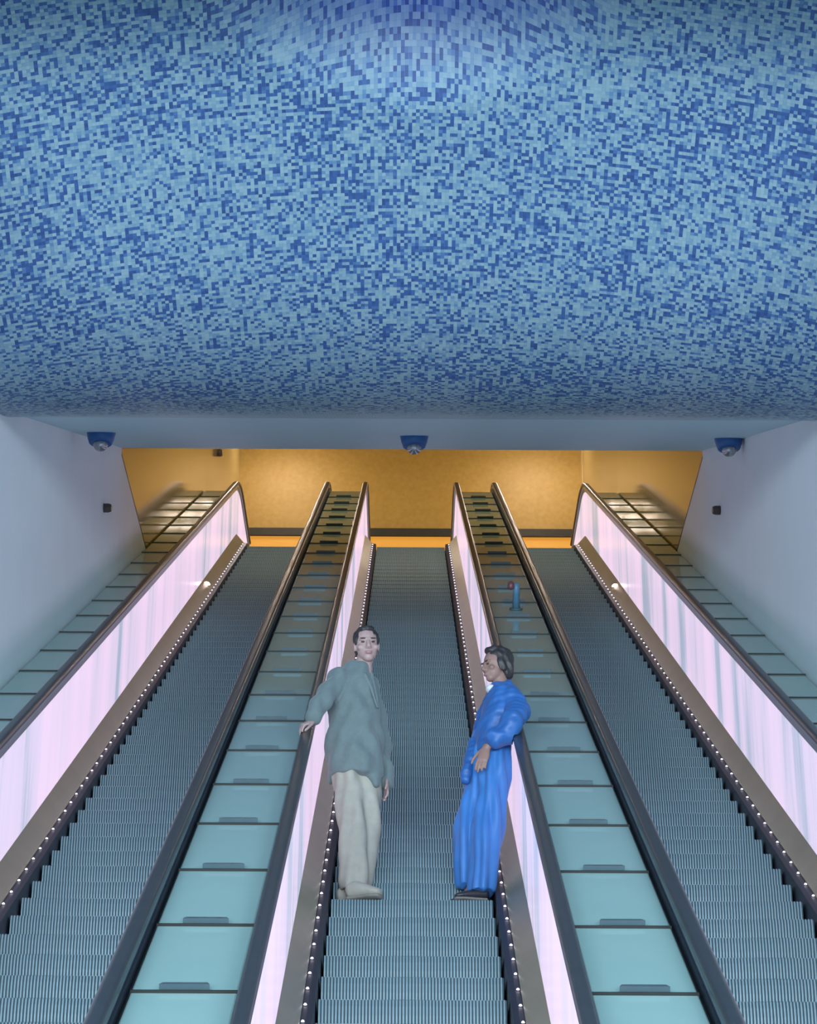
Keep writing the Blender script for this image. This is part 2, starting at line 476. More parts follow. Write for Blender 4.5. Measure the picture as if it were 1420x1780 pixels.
def mir(s, prof): return [(s * x, n) for (x, n) in prof]
cache = {}
def escalator(X, label):
    root = empty('escalator', (X, 0, 0))
    tag(root, label, 'escalator', 'three parallel escalators')
    # truss under the steps
    def part(key, name, fn, parent):
        if key in cache:
            o = cache[key].copy(); COL.objects.link(o); o.parent = parent; o.name = name
        else:
            o = fn(); cache[key] = o; o.parent = parent
        return o
    part('truss', 'truss', lambda: sweep('truss', [(-0.70, -0.55), (0.70, -0.55), (0.70, -0.26), (-0.70, -0.26)], M['skirt']), root)
    k0 = -int((Y_STEP - Y_FOOT - 0.6) / (0.2 / T30))
    k = k0
    while True:
        Y = Y_STEP + k * 0.2 / T30
        if Y > Y_TOP + 0.9: break
        if Y <= Y_TOP: Z = nose_z(Y)
        else:
            a = math.asin(max(0, S30 - (Y - Y_TOP) / R_TOP)); Z = Z_TOP + R_TOP * (math.cos(a) - C30)
        s = link('step', STEP, None, root); s.location = (0, Y, Z)
        k += 1
    for s in (-1, 1):
        bal = part(('b', s), 'balustrade', lambda: sweep('balustrade', mir(s, [(0.516, -0.30), (0.516, 0.030), (0.546, 0.036), (0.574, 0.036), (0.574, 0.0), (0.69, 0.0), (0.69, 0.86), (0.714, 0.86), (0.714, -0.30)]), M['skirt']), root)
        part(('d', s), 'inner_deck', lambda: sweep('inner_deck', mir(s, [(0.575, 0.030), (0.575, 0.046), (0.679, 0.166), (0.6895, 0.166), (0.6895, 0.030)]), M['deck_metal']), bal)
        part(('p', s), 'light_panel', lambda: sweep('light_panel', mir(s, [(0.676, 0.166), (0.676, 0.815), (0.6895, 0.815), (0.6895, 0.166)]), M['lit_panel']), bal)
        part(('g', s), 'handrail_guide', lambda: sweep('handrail_guide', mir(s, [(0.655, 0.862), (0.655, 0.895), (0.702, 0.895), (0.702, 0.862), (0.6895, 0.862), (0.6895, 0.816), (0.672, 0.816), (0.672, 0.862)]), M['guide_metal']), bal)
        part(('h', s), 'handrail', lambda: sweep('handrail', mir(s, rrect(0.635, 0.714, 0.896, 0.951, 0.024)), M['rubber'], smooth=True), bal)
        def mk():
            o = link('led_lights', led_mesh(s * 0.560), M['led']); o['kind'] = 'stuff'; return o
        part(('l', s), 'led_lights', mk, bal)
        if X * s > 0:  # glowing dome stands in for a glint on the outer metal ledge
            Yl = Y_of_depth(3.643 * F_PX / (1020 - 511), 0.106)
            dl = link('deck_glint', DECK_GLINT, None, bal)
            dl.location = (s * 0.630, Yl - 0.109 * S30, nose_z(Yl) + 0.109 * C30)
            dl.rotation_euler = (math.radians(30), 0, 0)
    return root
def deck_glint_mesh():  # emissive dome shaped as the ledge highlight, not a fitting
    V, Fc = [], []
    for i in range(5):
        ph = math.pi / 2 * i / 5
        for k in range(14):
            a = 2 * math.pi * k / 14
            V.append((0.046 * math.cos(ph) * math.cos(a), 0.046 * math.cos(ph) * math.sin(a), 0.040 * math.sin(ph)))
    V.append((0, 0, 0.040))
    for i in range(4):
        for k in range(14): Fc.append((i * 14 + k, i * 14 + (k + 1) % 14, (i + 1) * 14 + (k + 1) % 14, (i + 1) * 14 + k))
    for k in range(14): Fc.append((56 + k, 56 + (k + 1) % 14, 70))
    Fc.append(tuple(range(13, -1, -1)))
    me = mesh_from('deck_glint', V, Fc)
    me.materials.append(emit('deck_glint_glow', (1.0, 0.72, 0.66), 5.0))
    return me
DECK_GLINT = deck_glint_mesh()
escalator(-ESC_X, 'empty grey escalator beside the left plaster wall')
escalator(0.0, 'central escalator carrying the two standing people')
escalator(ESC_X, 'empty grey escalator beside the right plaster wall')

# ------------------------------------------------------------------ glass panel decks between and beside the escalators
N_GLASS = 0.836
def glass_deck(x0, x1, label, brackets=True):
    root = empty('glass_deck', ((x0 + x1) / 2, 0, 0))
    tag(root, label, 'panel deck', 'inclined strips of frosted glass panels')
    w = x1 - x0
    b = sweep('base', [(-w / 2, N_GLASS - 0.14), (w / 2, N_GLASS - 0.14), (w / 2, N_GLASS - 0.035), (-w / 2, N_GLASS - 0.035)], M['dark_gap'], root, path=PATH[2:-1])
    V, Fc = [], []
    wp = w / 2 - (0.022 if brackets else 0.010)
    # local frame: x across, y up the incline, z along the normal
    V = []; L = 0.988; c = 0.006
    for (zz, i) in ((0.0, 0.0), (-0.02, -0.0)):
        for (xx, yy) in ((-wp, 0), (wp, 0), (wp, L), (-wp, L)): V.append((xx, yy, zz))
    Vt = [(-wp + c, c, 0.003), (wp - c, c, 0.003), (wp - c, L - c, 0.003), (-wp + c, L - c, 0.003)]
    V = V + Vt
    Fc = [(8, 9, 10, 11), (0, 1, 9, 8), (1, 2, 10, 9), (2, 3, 11, 10), (3, 0, 8, 11), (4, 5, 1, 0), (5, 6, 2, 1), (6, 7, 3, 2), (7, 4, 0, 3), (7, 6, 5, 4)]
    pme = mesh_from('glass_panel', V, Fc); pme.materials.append(M['glass_tile'])
    bw = 0.105
    bv = [(-bw, 0.004, 0.003), (bw, 0.004, 0.003), (bw - 0.012, 0.050, 0.003), (-bw + 0.012, 0.050, 0.003),
          (-bw, 0.004, 0.036), (bw, 0.004, 0.036), (bw - 0.012, 0.050, 0.030), (-bw + 0.012, 0.050, 0.030)]
    bme = mesh_from('bracket', bv, [(0, 3, 2, 1), (4, 5, 6, 7), (0, 1, 5, 4), (1, 2, 6, 5), (2, 3, 7, 6), (3, 0, 4, 7)]); bme.materials.append(M['bracket'])
    sv, sf = [], []
    box_vf(-wp - 0.004, wp + 0.004, -0.010, 0.001, -0.02, 0.013, sv, sf)
    sme = mesh_from('joint_strip', sv, sf); sme.materials.append(M['dark_gap'])
    Yj = Y_of_depth(2.91 * F_PX / (1729 - 511), N_GLASS)
    k = -6
    while True:
        Y = Yj + k * 0.999 * C30
        k += 1
        if Y < Y_FOOT + 0.9: continue
        if Y + 0.86 > Y_TOP + 0.25: break
        p = link('glass_panel', pme, None, root)
        p.location = (0, Y - N_GLASS * S30, nose_z(Y) + N_GLASS * C30)
        p.rotation_euler = (math.radians(30), 0, 0)
        link('joint_strip', sme, None, p)
        if brackets:
            link('bracket', bme, None, p)
    return root
HB = 0.714
glass_deck(-(WALL_X) + 0.006, -(ESC_X + HB), 'narrow strip of green glass panels along the left plaster wall', False)
glass_deck(-(ESC_X - HB), -HB, 'wide strip of green glass panels left of the man on the escalator')
dk = glass_deck(HB, ESC_X - HB, 'wide strip of green glass panels behind the person in blue')
glass_deck(ESC_X + HB, WALL_X - 0.006, 'narrow strip of green glass panels along the right plaster wall', False)


# ------------------------------------------------------------------ fixtures
def ceil_hit(x, y):
    d = CAM_R @ Vector(((x - W_PX / 2) / F_PX, (H_PX / 2 - y) / F_PX, -1.0))
    t = 14.0
    while t < 30:
        p = CAM + d * t
        if p.z >= float(vault_z(np.clip(p.x, -3.02, 3.02), min(p.y, 21.2))): return p
        t += 0.01
    return CAM + d * 20

def lathe(name, prof, mat_, parent=None, seg=20, loc=(0, 0, 0)):
    V, Fc = [], []
    for (r, z) in prof:
        for k in range(seg):
            a = 2 * math.pi * k / seg
            V.append((r * math.cos(a), r * math.sin(a), z))
    for i in range(len(prof) - 1):
        for k in range(seg):
            Fc.append((i * seg + k, i * seg + (k + 1) % seg, (i + 1) * seg + (k + 1) % seg, (i + 1) * seg + k))
    Fc.append(tuple(range(seg - 1, -1, -1))); Fc.append(tuple((len(prof) - 1) * seg + k for k in range(seg)))
    me = mesh_from(name, V, Fc)
    bm = bmesh.new(); bm.from_mesh(me); bmesh.ops.recalc_face_normals(bm, faces=bm.faces); bm.to_mesh(me); bm.free()
    o = link(name, me, mat_, parent, True); o.location = loc
    return o

M['lens'] = mat('lens', (0.30, 0.33, 0.36), (0.5, 0.52, 0.55), rough=0.08, metal=0.6, scale=30)
def dome_camera(x, y, label):
    p = ceil_hit(x, y)
    root = empty('dome_camera', p)
    tag(root, label, 'camera', 'blue dome cameras under the soffit')
    lathe('housing', [(0.115, 0.10), (0.130, 0.03), (0.130, 0.0), (0.118, -0.06), (0.102, -0.105), (0.085, -0.112)], M['cam_blue'], root)
    lathe('lens_dome', [(0.066, -0.105), (0.066, -0.125), (0.058, -0.148), (0.040, -0.168), (0.015, -0.178)], M['lens'], root)
    lathe('mount', [(0.05, 0.25), (0.05, 0.08)], M['cam_blue'], root)
dome_camera(176, 752, 'blue dome camera above the left plaster wall')
dome_camera(720, 758, 'blue dome camera at the middle of the soffit edge')
dome_camera(1266, 762, 'blue dome camera above the right plaster wall')

def wall_sensor(x, y, X, label, r=0.045):
    p = PX(x, y, X)
    s = -1 if X < 0 else 1
    root = empty('wall_sensor', p); tag(root, label, 'sensor', 'small brown wall sensors')
    a = lathe('body', [(r, 0.02), (r, -0.05), (r * 0.8, -0.075)], M['brown_box'], root)
    a.rotation_euler = (0, s * math.pi / 2, 0)
    b = lathe('face', [(r * 0.55, -0.070), (r * 0.55, -0.082)], M['cream_stone'], root)
    b.rotation_euler = (0, s * math.pi / 2, 0)
wall_sensor(180, 883, -WALL_X, 'small brown round sensor on the left plaster wall')
wall_sensor(1252, 887, WALL_X, 'small brown round sensor on the right plaster wall')
wall_sensor(378, 787, -(WALL_X + 0.004), 'small dark round sensor high on the left ochre wall', 0.06)

M['post_blue'] = mat('post_blue', (0.08, 0.19, 0.30), (0.10, 0.22, 0.33), rough=0.45, scale=10)
# small blue post with a knob on the right glass deck
Yd = Y_of_depth(2.91 * F_PX / (1061 - 511), N_GLASS)
pb = P(897, 1061, Yd - N_GLASS * S30)
post = empty('knob_post', (pb.x, Yd - N_GLASS * S30, nose_z(Yd) + N_GLASS * C30))
post.rotation_euler = (math.radians(30), 0, 0)
tag(post, 'small blue post with dark red knob on the right glass strip', 'post')
lathe('base', [(0.06, 0.004), (0.06, 0.02), (0.03, 0.025)], M['bracket'], post)
lathe('column', [(0.034, 0.01), (0.030, 0.20), (0.026, 0.25)], M['post_blue'], post)
hd = lathe('knob', [(0.010, -0.03), (0.030, -0.02), (0.034, 0.0), (0.028, 0.035), (0.010, 0.05)], M['red_plastic'], post)
hd.location = (-0.05, -0.01, 0.22)

# ceiling downlights of the upper hall
for (x, y) in [(sx * xx, yy) for sx in (-1, 1) for yy in (34.5, 34.85, 35.2) for xx in (1.9, 2.2, 2.5)]:
    side = 'left' if x < 0 else 'right'
    r_ = empty('downlight', (x, y, 19.5)); tag(r_, 'small ceiling downlight along the ' + side + ' ochre wall of upper hall', 'lamp', 'upper hall downlights ' + side)
    lathe('ring', [(0.075, 0.0), (0.075, -0.03), (0.06, -0.035)], M['guide_metal'], r_)
    lathe('bulb', [(0.036, -0.03), (0.034, -0.042), (0.012, -0.046)], M['lamp'], r_)

# ------------------------------------------------------------------ people
def tube_vf(pts, rad, seg=16, ref=(0, 1, 0)):
    """closed tapering tube through pts; rad entries are r or (ra, rb); rb along ref"""
    pts = [Vector(p) for p in pts]
    V, Fc = [], []
    n = len(pts)
    ref = Vector(ref)
    rings = []
    for i, p in enumerate(pts):
        t = (pts[min(i + 1, n - 1)] - pts[max(i - 1, 0)]).normalized()
        b = (ref - t * ref.dot(t))
        b = b.normalized() if b.length > 1e-3 else Vector((1, 0, 0))
        a = t.cross(b).normalized()
        ra, rb = rad[i] if isinstance(rad[i], tuple) else (rad[i], rad[i])
        rings.append((p, a * ra, b * rb, t))
    full = []
    p, a, b, t = rings[0]; e = min(a.length, b.length)
    full.append((p - t * e * 0.55, a * 0.5, b * 0.5)); full.append((p - t * e * 0.3, a * 0.82, b * 0.82))
    full += [(q, a_, b_) for (q, a_, b_, _) in rings]
    p, a, b, t = rings[-1]; e = min(a.length, b.length)
    full.append((p + t * e * 0.3, a * 0.82, b * 0.82)); full.append((p + t * e * 0.55, a * 0.5, b * 0.5))
    return rings_vf(full, seg)

def rings_vf(full, seg=24):
    V, Fc = [], []
    for (c, a, b) in full:
        for k in range(seg):
            th = 2 * math.pi * k / seg
            V.append(Vector(c) + Vector(a) * math.cos(th) + Vector(b) * math.sin(th))
    for i in range(len(full) - 1):
        for k in range(seg):
            Fc.append((i * seg + k, i * seg + (k + 1) % seg, (i + 1) * seg + (k + 1) % seg, (i + 1) * seg + k))
    Fc.append(tuple(range(seg - 1, -1, -1))); Fc.append(tuple((len(full) - 1) * seg + k for k in range(seg)))
    return V, Fc

def px_rings(rows):
    """rows: (y, xl, xr, half depth, Y) -> horizontal elliptical rings"""
    out = []
    for (y, xl, xr, dep, Y) in rows:
        a, b = P(xl, y, Y), P(xr, y, Y)
        out.append(((a + b) / 2, Vector(((b.x - a.x) / 2, 0, 0)), Vector((0, dep, 0))))
    return out

def ellip_vf(c, a, b, u, seg=18, lat=10):
    """ellipsoid with half axes a, b, u (vectors)"""
    full = []
    for i in range(lat + 1):
        ph = -math.pi / 2 + math.pi * (i + 0.15) / (lat + 0.3)
        full.append((Vector(c) + Vector(u) * math.sin(ph), Vector(a) * math.cos(ph), Vector(b) * math.cos(ph)))
    return rings_vf(full, seg)

def fuse(name, parts, mat_, parent, voxel=0.008, smooth=4, fold=None, clamp=True):
    V, Fc = [], []
    for (v, f) in parts:
        me = mesh_from('tmp', v, f)
        bm = bmesh.new(); bm.from_mesh(me); bmesh.ops.recalc_face_normals(bm, faces=bm.faces); bm.to_mesh(me); bm.free()
        b = len(V)
        V += [tuple(q.co) for q in me.vertices]
        Fc += [tuple(b + i for i in p.vertices) for p in me.polygons]
        bpy.data.meshes.remove(me)
    me = mesh_from(name, V, Fc)
    o = bpy.data.objects.new('tmp', me); COL.objects.link(o)
    m = o.modifiers.new('r', 'REMESH'); m.mode = 'VOXEL'; m.voxel_size = voxel
    if smooth:
        sm = o.modifiers.new('s', 'SMOOTH'); sm.iterations = smooth; sm.factor = 0.5
    dg = bpy.context.evaluated_depsgraph_get(); dg.update()
    res = bpy.data.meshes.new_from_object(o.evaluated_get(dg))
    bpy.data.objects.remove(o, do_unlink=True); bpy.data.meshes.remove(me)
    if fold is not None:
        n = len(res.vertices)
        co = np.empty(n * 3); no = np.empty(n * 3)
        res.vertices.foreach_get('co', co); res.vertices.foreach_get('normal', no)
        co = co.reshape(-1, 3); no = no.reshape(-1, 3)
        co = co + no * fold(co)[:, None]
        res.vertices.foreach_set('co', co.ravel()); res.update()
    if clamp:
        n = len(res.vertices); co = np.empty(n * 3); res.vertices.foreach_get('co', co); co = co.reshape(-1, 3)
        nn = (co[:, 2] - (LINE0 + co[:, 1] * T30)) * C30
        out = (np.abs(co[:, 0]) > 0.633) & (nn < 0.954)
        up = out & (nn > 0.90)
        sd = out & ~up
        if clamp == 'hand':
            up = (np.abs(co[:, 0]) > 0.634) & (np.abs(co[:, 0]) < 0.715) & (nn > 0.89) & (nn < 0.954); sd = np.zeros(n, bool)
        dn = np.where(up, 0.954 - nn, 0)
        co[:, 1] -= dn * S30; co[:, 2] += dn * C30
        co[sd, 0] = np.sign(co[sd, 0]) * 0.633
        res.vertices.foreach_set('co', co.ravel()); res.update()
    res.name = name
    res.materials.clear()
    ob = link(name, res, mat_, None, True)
    if parent is not None:
        ob.parent = parent
        ob.matrix_parent_inverse = Matrix.Translation(-Vector(parent.location))
    return ob

def finger(p0, d, curl, L, r, axis):
    """three bones from the knuckle p0 along d, bending about axis by curl per joint"""
    pts = [Vector(p0)]; dd = Vector(d).normalized()
    for k, l in enumerate((0.45, 0.32, 0.23)):
        if k: dd = Matrix.Rotation(curl, 3, Vector(axis)) @ dd
        pts.append(pts[-1] + dd * (L * l))
    return tube_vf(pts, [r, r * 0.95, r * 0.88, r * 0.78], 10, ref=axis)

def hand_parts(wrist, d, n, curl, side, base_bend=0.0):
    """wrist point, direction of the palm, palm back normal n; fingers curl towards -n; side +1/-1 puts the thumb along +/- lateral"""
    d = Vector(d).normalized(); n = Vector(n); n = (n - d * n.dot(d)).normalized()
    lat = d.cross(n).normalized() * side
    w = Vector(wrist)
    parts = [tube_vf([w - d * 0.02, w + d * 0.02, w + d * 0.055, w + d * 0.09], [(0.026, 0.019), (0.032, 0.018), (0.039, 0.016), (0.038, 0.014)], 14, ref=n)]
    ax = d.cross(n).normalized()
    Rb = Matrix.Rotation(-base_bend, 3, ax)
    for k, (off, L) in enumerate(((0.029, 0.078), (0.010, 0.086), (-0.010, 0.080), (-0.028, 0.062))):
        p0 = w + d * (0.088 - 0.004 * abs(k - 1)) + lat * off
        parts.append(finger(p0, Rb @ (d + lat * off * 1.5), -curl, L, 0.0088 if k < 3 else 0.0078, ax))
    td = (d * 0.75 + lat * 0.75 - n * 0.25).normalized()
    parts.append(tube_vf([w + d * 0.02 + lat * 0.022, w + d * 0.02 + lat * 0.022 + td * 0.035, w + d * 0.045 + lat * 0.03 + td * 0.055 - n * 0.006, w + d * 0.066 + lat * 0.028 + td * 0.065 - n * 0.014], [0.013, 0.0115, 0.0095, 0.008], 10, ref=n))
    return parts

def head_parts(c, f, s, u, k=1.0):
    """c: centre of the head; f forward, s to the person's left, u up"""
    E = ellip_vf
    pr = [E(c + u * 0.022 * k - f * 0.012 * k, s * 0.074 * k, f * 0.094 * k, u * 0.095 * k),
          E(c - u * 0.035 * k + f * 0.018 * k, s * 0.062 * k, f * 0.068 * k, u * 0.078 * k),
          E(c - u * 0.088 * k + f * 0.048 * k, s * 0.034 * k, f * 0.032 * k, u * 0.026 * k),
          E(c + u * 0.022 * k + f * 0.068 * k, s * 0.056 * k, f * 0.018 * k, u * 0.012 * k),
          tube_vf([c + u * 0.014 * k + f * 0.078 * k, c - u * 0.012 * k + f * 0.092 * k, c - u * 0.030 * k + f * 0.100 * k], [0.010 * k, 0.012 * k, 0.014 * k], 10, ref=f),
          E(c - u * 0.034 * k + f * 0.088 * k, s * 0.021 * k, f * 0.014 * k, u * 0.010 * k),
          E(c - u * 0.058 * k + f * 0.078 * k, s * 0.025 * k, f * 0.013 * k, u * 0.007 * k),
          E(c - u * 0.069 * k + f * 0.076 * k, s * 0.022 * k, f * 0.013 * k, u * 0.008 * k)]
    for q in (-1, 1):
        pr.append(E(c + s * q * 0.073 * k - f * 0.006 * k - u * 0.008 * k, s * 0.010 * k, f * 0.020 * k, u * 0.031 * k))
        pr.append(E(c + s * q * 0.044 * k + f * 0.056 * k - u * 0.026 * k, s * 0.022 * k, f * 0.018 * k, u * 0.018 * k))
    return pr

def eyes(c, f, s, u, root, k=1.0):
    for q in (-1, 1):
        e = c + s * q * 0.032 * k + f * 0.076 * k + u * 0.004 * k
        fuse('eye', [ellip_vf(e, s * 0.012 * k, f * 0.010 * k, u * 0.0055 * k)], M['eye'], root, 0.0025, 1)
        b = e + u * 0.020 * k + f * 0.010 * k
        fuse('eyebrow', [ellip_vf(b, s * 0.019 * k, f * 0.007 * k, u * 0.004 * k)], M['hair'], root, 0.0025, 1)
    m_ = c - u * 0.064 * k + f * 0.086 * k
    fuse('lips', [ellip_vf(m_ + u * 0.004 * k, s * 0.024 * k, f * 0.009 * k, u * 0.005 * k), ellip_vf(m_ - u * 0.005 * k, s * 0.020 * k, f * 0.009 * k, u * 0.006 * k)], M['lips'], root, 0.0025, 1)

M['skin_m'] = mat('skin_m', (0.37, 0.25, 0.235), (0.41, 0.28, 0.26), rough=0.55, scale=12)
M['skin_w'] = mat('skin_w', (0.24, 0.14, 0.115), (0.28, 0.165, 0.135), rough=0.55, scale=12)
M['hair'] = mat('hair', (0.018, 0.016, 0.018), (0.035, 0.028, 0.028), rough=0.5, scale=60, bump=0.3, bscale=90)
M['eye'] = mat('eye', (0.04, 0.03, 0.03), (0.06, 0.045, 0.04), rough=0.2)
M['lips'] = mat('lips', (0.30, 0.14, 0.15), (0.33, 0.16, 0.17), rough=0.45)
M['grey_wool'] = mat('grey_wool', (0.115, 0.155, 0.16), (0.13, 0.17, 0.175), rough=0.85, scale=40, bump=0.2, bscale=120, sheen=0.2)
M['cream_cotton'] = mat('cream_cotton', (0.32, 0.31, 0.265), (0.36, 0.35, 0.30), rough=0.8, scale=20, bump=0.1, bscale=100)
M['cream_shoe'] = mat('cream_shoe', (0.35, 0.34, 0.29), (0.40, 0.385, 0.33), rough=0.6, scale=15)
M['shoe_sole'] = mat('shoe_sole', (0.20, 0.19, 0.17), (0.24, 0.23, 0.2), rough=0.7, scale=15)
M['blue_satin'] = mat('blue_satin', (0.016, 0.10, 0.33), (0.022, 0.12, 0.37), rough=0.5, scale=10, sheen=0.05)
M['blue_satin_trousers'] = mat('blue_satin_trousers', (0.035, 0.17, 0.49), (0.045, 0.20, 0.54), rough=0.5, scale=10, sheen=0.05)
M['white_shirt'] = mat('white_shirt', (0.6, 0.62, 0.63), (0.66, 0.68, 0.69), rough=0.8)
M['black_leather'] = mat('black_leather', (0.02, 0.022, 0.03), (0.035, 0.036, 0.045), rough=0.4, scale=20)

Y0 = Y_STEP + 0.19                       # the plane the two people stand in
Z_ST = nose_z(Y_STEP)                    # tread they stand on

def folds(freqs, amp):
    def fn(co):
        h = np.zeros(len(co))
        for (a, b, c, ph, w) in freqs:
            h += w * np.sin(co[:, 0] * a + co[:, 1] * b + co[:, 2] * c + ph + 1.3 * np.sin(co[:, 2] * 4 + ph))
        return amp * h
    return fn

def shoe_parts(heel, toe, w, h):
    heel, toe = Vector(heel), Vector(toe)
    up = Vector((0, 0, 1)); d = toe - heel
    def q(t, z): return heel + d * t + up * z
    upper = tube_vf([q(0.06, h * 0.62), q(0.25, h * 0.62), q(0.5, h * 0.52), q(0.75, h * 0.42), q(0.92, h * 0.36)],
                    [(w * 0.78, h * 0.42), (w * 0.85, h * 0.44), (w * 0.95, h * 0.36), (w, h * 0.27), (w * 0.8, h * 0.2)], 16, ref=up)
    sole = tube_vf([q(0.04, h * 0.16), q(0.3, h * 0.16), q(0.7, h * 0.16), q(0.94, h * 0.16)],
                   [(w * 0.82, h * 0.14), (w * 0.85, h * 0.14), (w * 1.04, h * 0.14), (w * 0.8, h * 0.14)], 16, ref=up)
    return upper, sole

def man():
    foot = P(620, 1556, Y0)
    root = empty('person', (foot.x, Y0, Z_ST))
    tag(root, 'person in loose grey jacket and cream trousers, one hand on the handrail', 'person')
    A = lambda x, y, dy=0.0: P(x, y, Y0 + dy)
    # joints
    neck, chin = A(631, 1163), A(634, 1140)
    hc = A(637, 1122, -0.03)
    f = Vector((0.14, -0.97, -0.10)).normalized(); s = Vector((0, 0, 1)).cross(f).normalized(); s = (s + Vector((0, 0, 0.07))).normalized(); u = f.cross(s).normalized()
    if u.z < 0: u = -u
    sh_r, sh_l = A(590, 1180, -0.08), A(641, 1180, 0.10)
    el_r, ha_r = A(553, 1226, -0.20), None
    # hand lies on the left handrail of the central escalator
    n_r = 0.951
    Yh = Y_of_depth(2.795 * F_PX / (1272 - 511), n_r)
    hrail = Vector((-0.675, Yh - n_r * S30, nose_z(Yh) + n_r * C30))
    wr_r = hrail + Vector((0.045, 0.0, 0.062))
    el_l, wr_l = A(663, 1290, 0.16), A(670, 1352, 0.10)
    pel = A(615, 1345); chest = A(612, 1225)
    body = []
    body += head_parts(hc, f, s, u, 1.06)
    body.append(tube_vf([chest, neck + Vector((0, 0, -0.03)), (neck + chin) / 2, hc - u * 0.05 - f * 0.02], [0.07, 0.062, 0.056, 0.055], 16))
    body.append(tube_vf([pel, A(612, 1300), chest, A(618, 1180)], [(0.13, 0.095), (0.12, 0.085), (0.14, 0.095), (0.10, 0.075)], 20))
    body.append(tube_vf([sh_r, el_r, wr_r], [0.036, 0.032, 0.024], 14))
    body.append(tube_vf([sh_l, el_l, wr_l], [0.038, 0.032, 0.024], 14))
    body.append(tube_vf([chest + Vector((0, 0, 0.1)), sh_r], [0.07, 0.05], 14)); body.append(tube_vf([chest + Vector((0, 0, 0.1)), sh_l], [0.07, 0.05], 14))
    an_r, an_l = A(608, 1530, -0.05), A(632, 1528, 0.02)
    an_r.z = an_l.z = Z_ST + 0.09
    body.append(tube_vf([A(600, 1350), A(612, 1445, -0.05), an_r], [0.075, 0.052, 0.036], 16))
    body.append(tube_vf([A(632, 1350, 0.04), A(637, 1445, 0.02), an_l], [0.075, 0.052, 0.036], 16))
    for an in (an_r, an_l):
        body.append(tube_vf([an - Vector((0, 0, 0.03)), Vector((an.x + 0.06, an.y - 0.03, Z_ST + 0.05))], [0.032, 0.028], 12))
    # right hand closes over the handrail: palm on top, fingers down the outer side
    dirv = Vector((-0.86, -0.30, -0.42))
    body += hand_parts(wr_r, dirv, (-0.25, -0.42, 0.87), 0.62, -1, 0.75)
    body += hand_parts(wr_l, (0.05, -0.10, -1), (0.9, 0.3, 0), 0.35, 1)
    fuse('body', body, M['skin_m'], root, 0.0055, 2, clamp='hand')
    eyes(hc, f, s, u, root, 1.06)
    hk = 1.05
    hair = [ellip_vf(hc + u * 0.042 - f * 0.026, s * 0.083 * hk, f * 0.094 * hk, u * 0.090 * hk),
            ellip_vf(hc + u * 0.0 - f * 0.048, s * 0.080, f * 0.066, u * 0.10),
            ellip_vf(hc + u * 0.10 + f * 0.012, s * 0.060, f * 0.062, u * 0.028)]
    for q in (-1, 1): hair.append(ellip_vf(hc + s * q * 0.070 + u * 0.028 + f * 0.018, s * 0.013, f * 0.026, u * 0.034))
    fuse('hair', hair, M['hair'], root, 0.006, 2, folds([(160, 30, 60, 0, 1), (40, 170, 90, 2, 1)], 0.0022))
    # trousers
    tr = [rings_vf(px_rings([(1322, 572, 640, 0.11, Y0), (1365, 576, 638, 0.115, Y0), (1410, 584, 640, 0.11, Y0 - 0.02), (1460, 589, 641, 0.10, Y0 - 0.04), (1505, 591, 640, 0.092, Y0 - 0.05), (1532, 590, 638, 0.09, Y0 - 0.05), (1547, 593, 634, 0.085, Y0 - 0.05)])),
          rings_vf(px_rings([(1322, 600, 662, 0.11, Y0 + 0.03), (1365, 604, 664, 0.115, Y0 + 0.04), (1410, 610, 662, 0.11, Y0 + 0.04), (1460, 614, 658, 0.10, Y0 + 0.03), (1505, 612, 650, 0.09, Y0 + 0.03), (1532, 612, 648, 0.085, Y0 + 0.03), (1546, 614, 646, 0.08, Y0 + 0.03)]))]
    fuse('trousers', tr, M['cream_cotton'], root, 0.009, 5, folds([(42, 20, 7, 0.4, 1.0), (70, -25, -11, 2.2, 0.6), (25, 30, 22, 1.1, 0.5)], 0.0085))
    # jacket
    jk = [rings_vf(px_rings([(1152, 614, 643, 0.055, Y0 + 0.02), (1158, 602, 645, 0.075, Y0), (1166, 582, 647, 0.098, Y0), (1182, 573, 650, 0.12, Y0), (1205, 570, 654, 0.135, Y0), (1240, 570, 660, 0.145, Y0), (1280, 568, 664, 0.15, Y0), (1315, 567, 666, 0.155, Y0), (1338, 568, 666, 0.155, Y0), (1352, 574, 665, 0.145, Y0)])),
          tube_vf([A(590, 1178, -0.08), A(572, 1203, -0.14), el_r, el_r + (wr_r - el_r) * 0.55, wr_r - Vector((0.012, 0, -0.018))], [0.072, 0.070, 0.066, 0.060, 0.056], 18),
          tube_vf([A(640, 1185, 0.08), A(654, 1240, 0.14), el_l, A(669, 1340, 0.12), A(671, 1366, 0.10)], [0.068, 0.062, 0.056, 0.052, 0.048], 18),
          # dropped front corner of the hem
          tube_vf([A(640, 1330, -0.06), A(650, 1350, -0.06), A(655, 1366, -0.05)], [(0.055, 0.05), (0.045, 0.045), (0.028, 0.035)], 14),
          tube_vf([A(576, 1330, 0.03), A(573, 1352, 0.04), A(573, 1362, 0.04)], [(0.03, 0.06), (0.02, 0.05), (0.012, 0.03)], 14)]
    jacket = fuse('jacket', jk, M['grey_wool'], root, 0.009, 5, folds([(30, 30, 16, 0.3, 1.0), (55, -10, -22, 1.7, 0.6), (12, 40, 34, 0.7, 0.6)], 0.0080))
    # collar and lapel
    M['grey_wool_light'] = mat('grey_wool_light', (0.125, 0.165, 0.17), (0.14, 0.18, 0.19), rough=0.85, scale=40, bump=0.2, bscale=120)
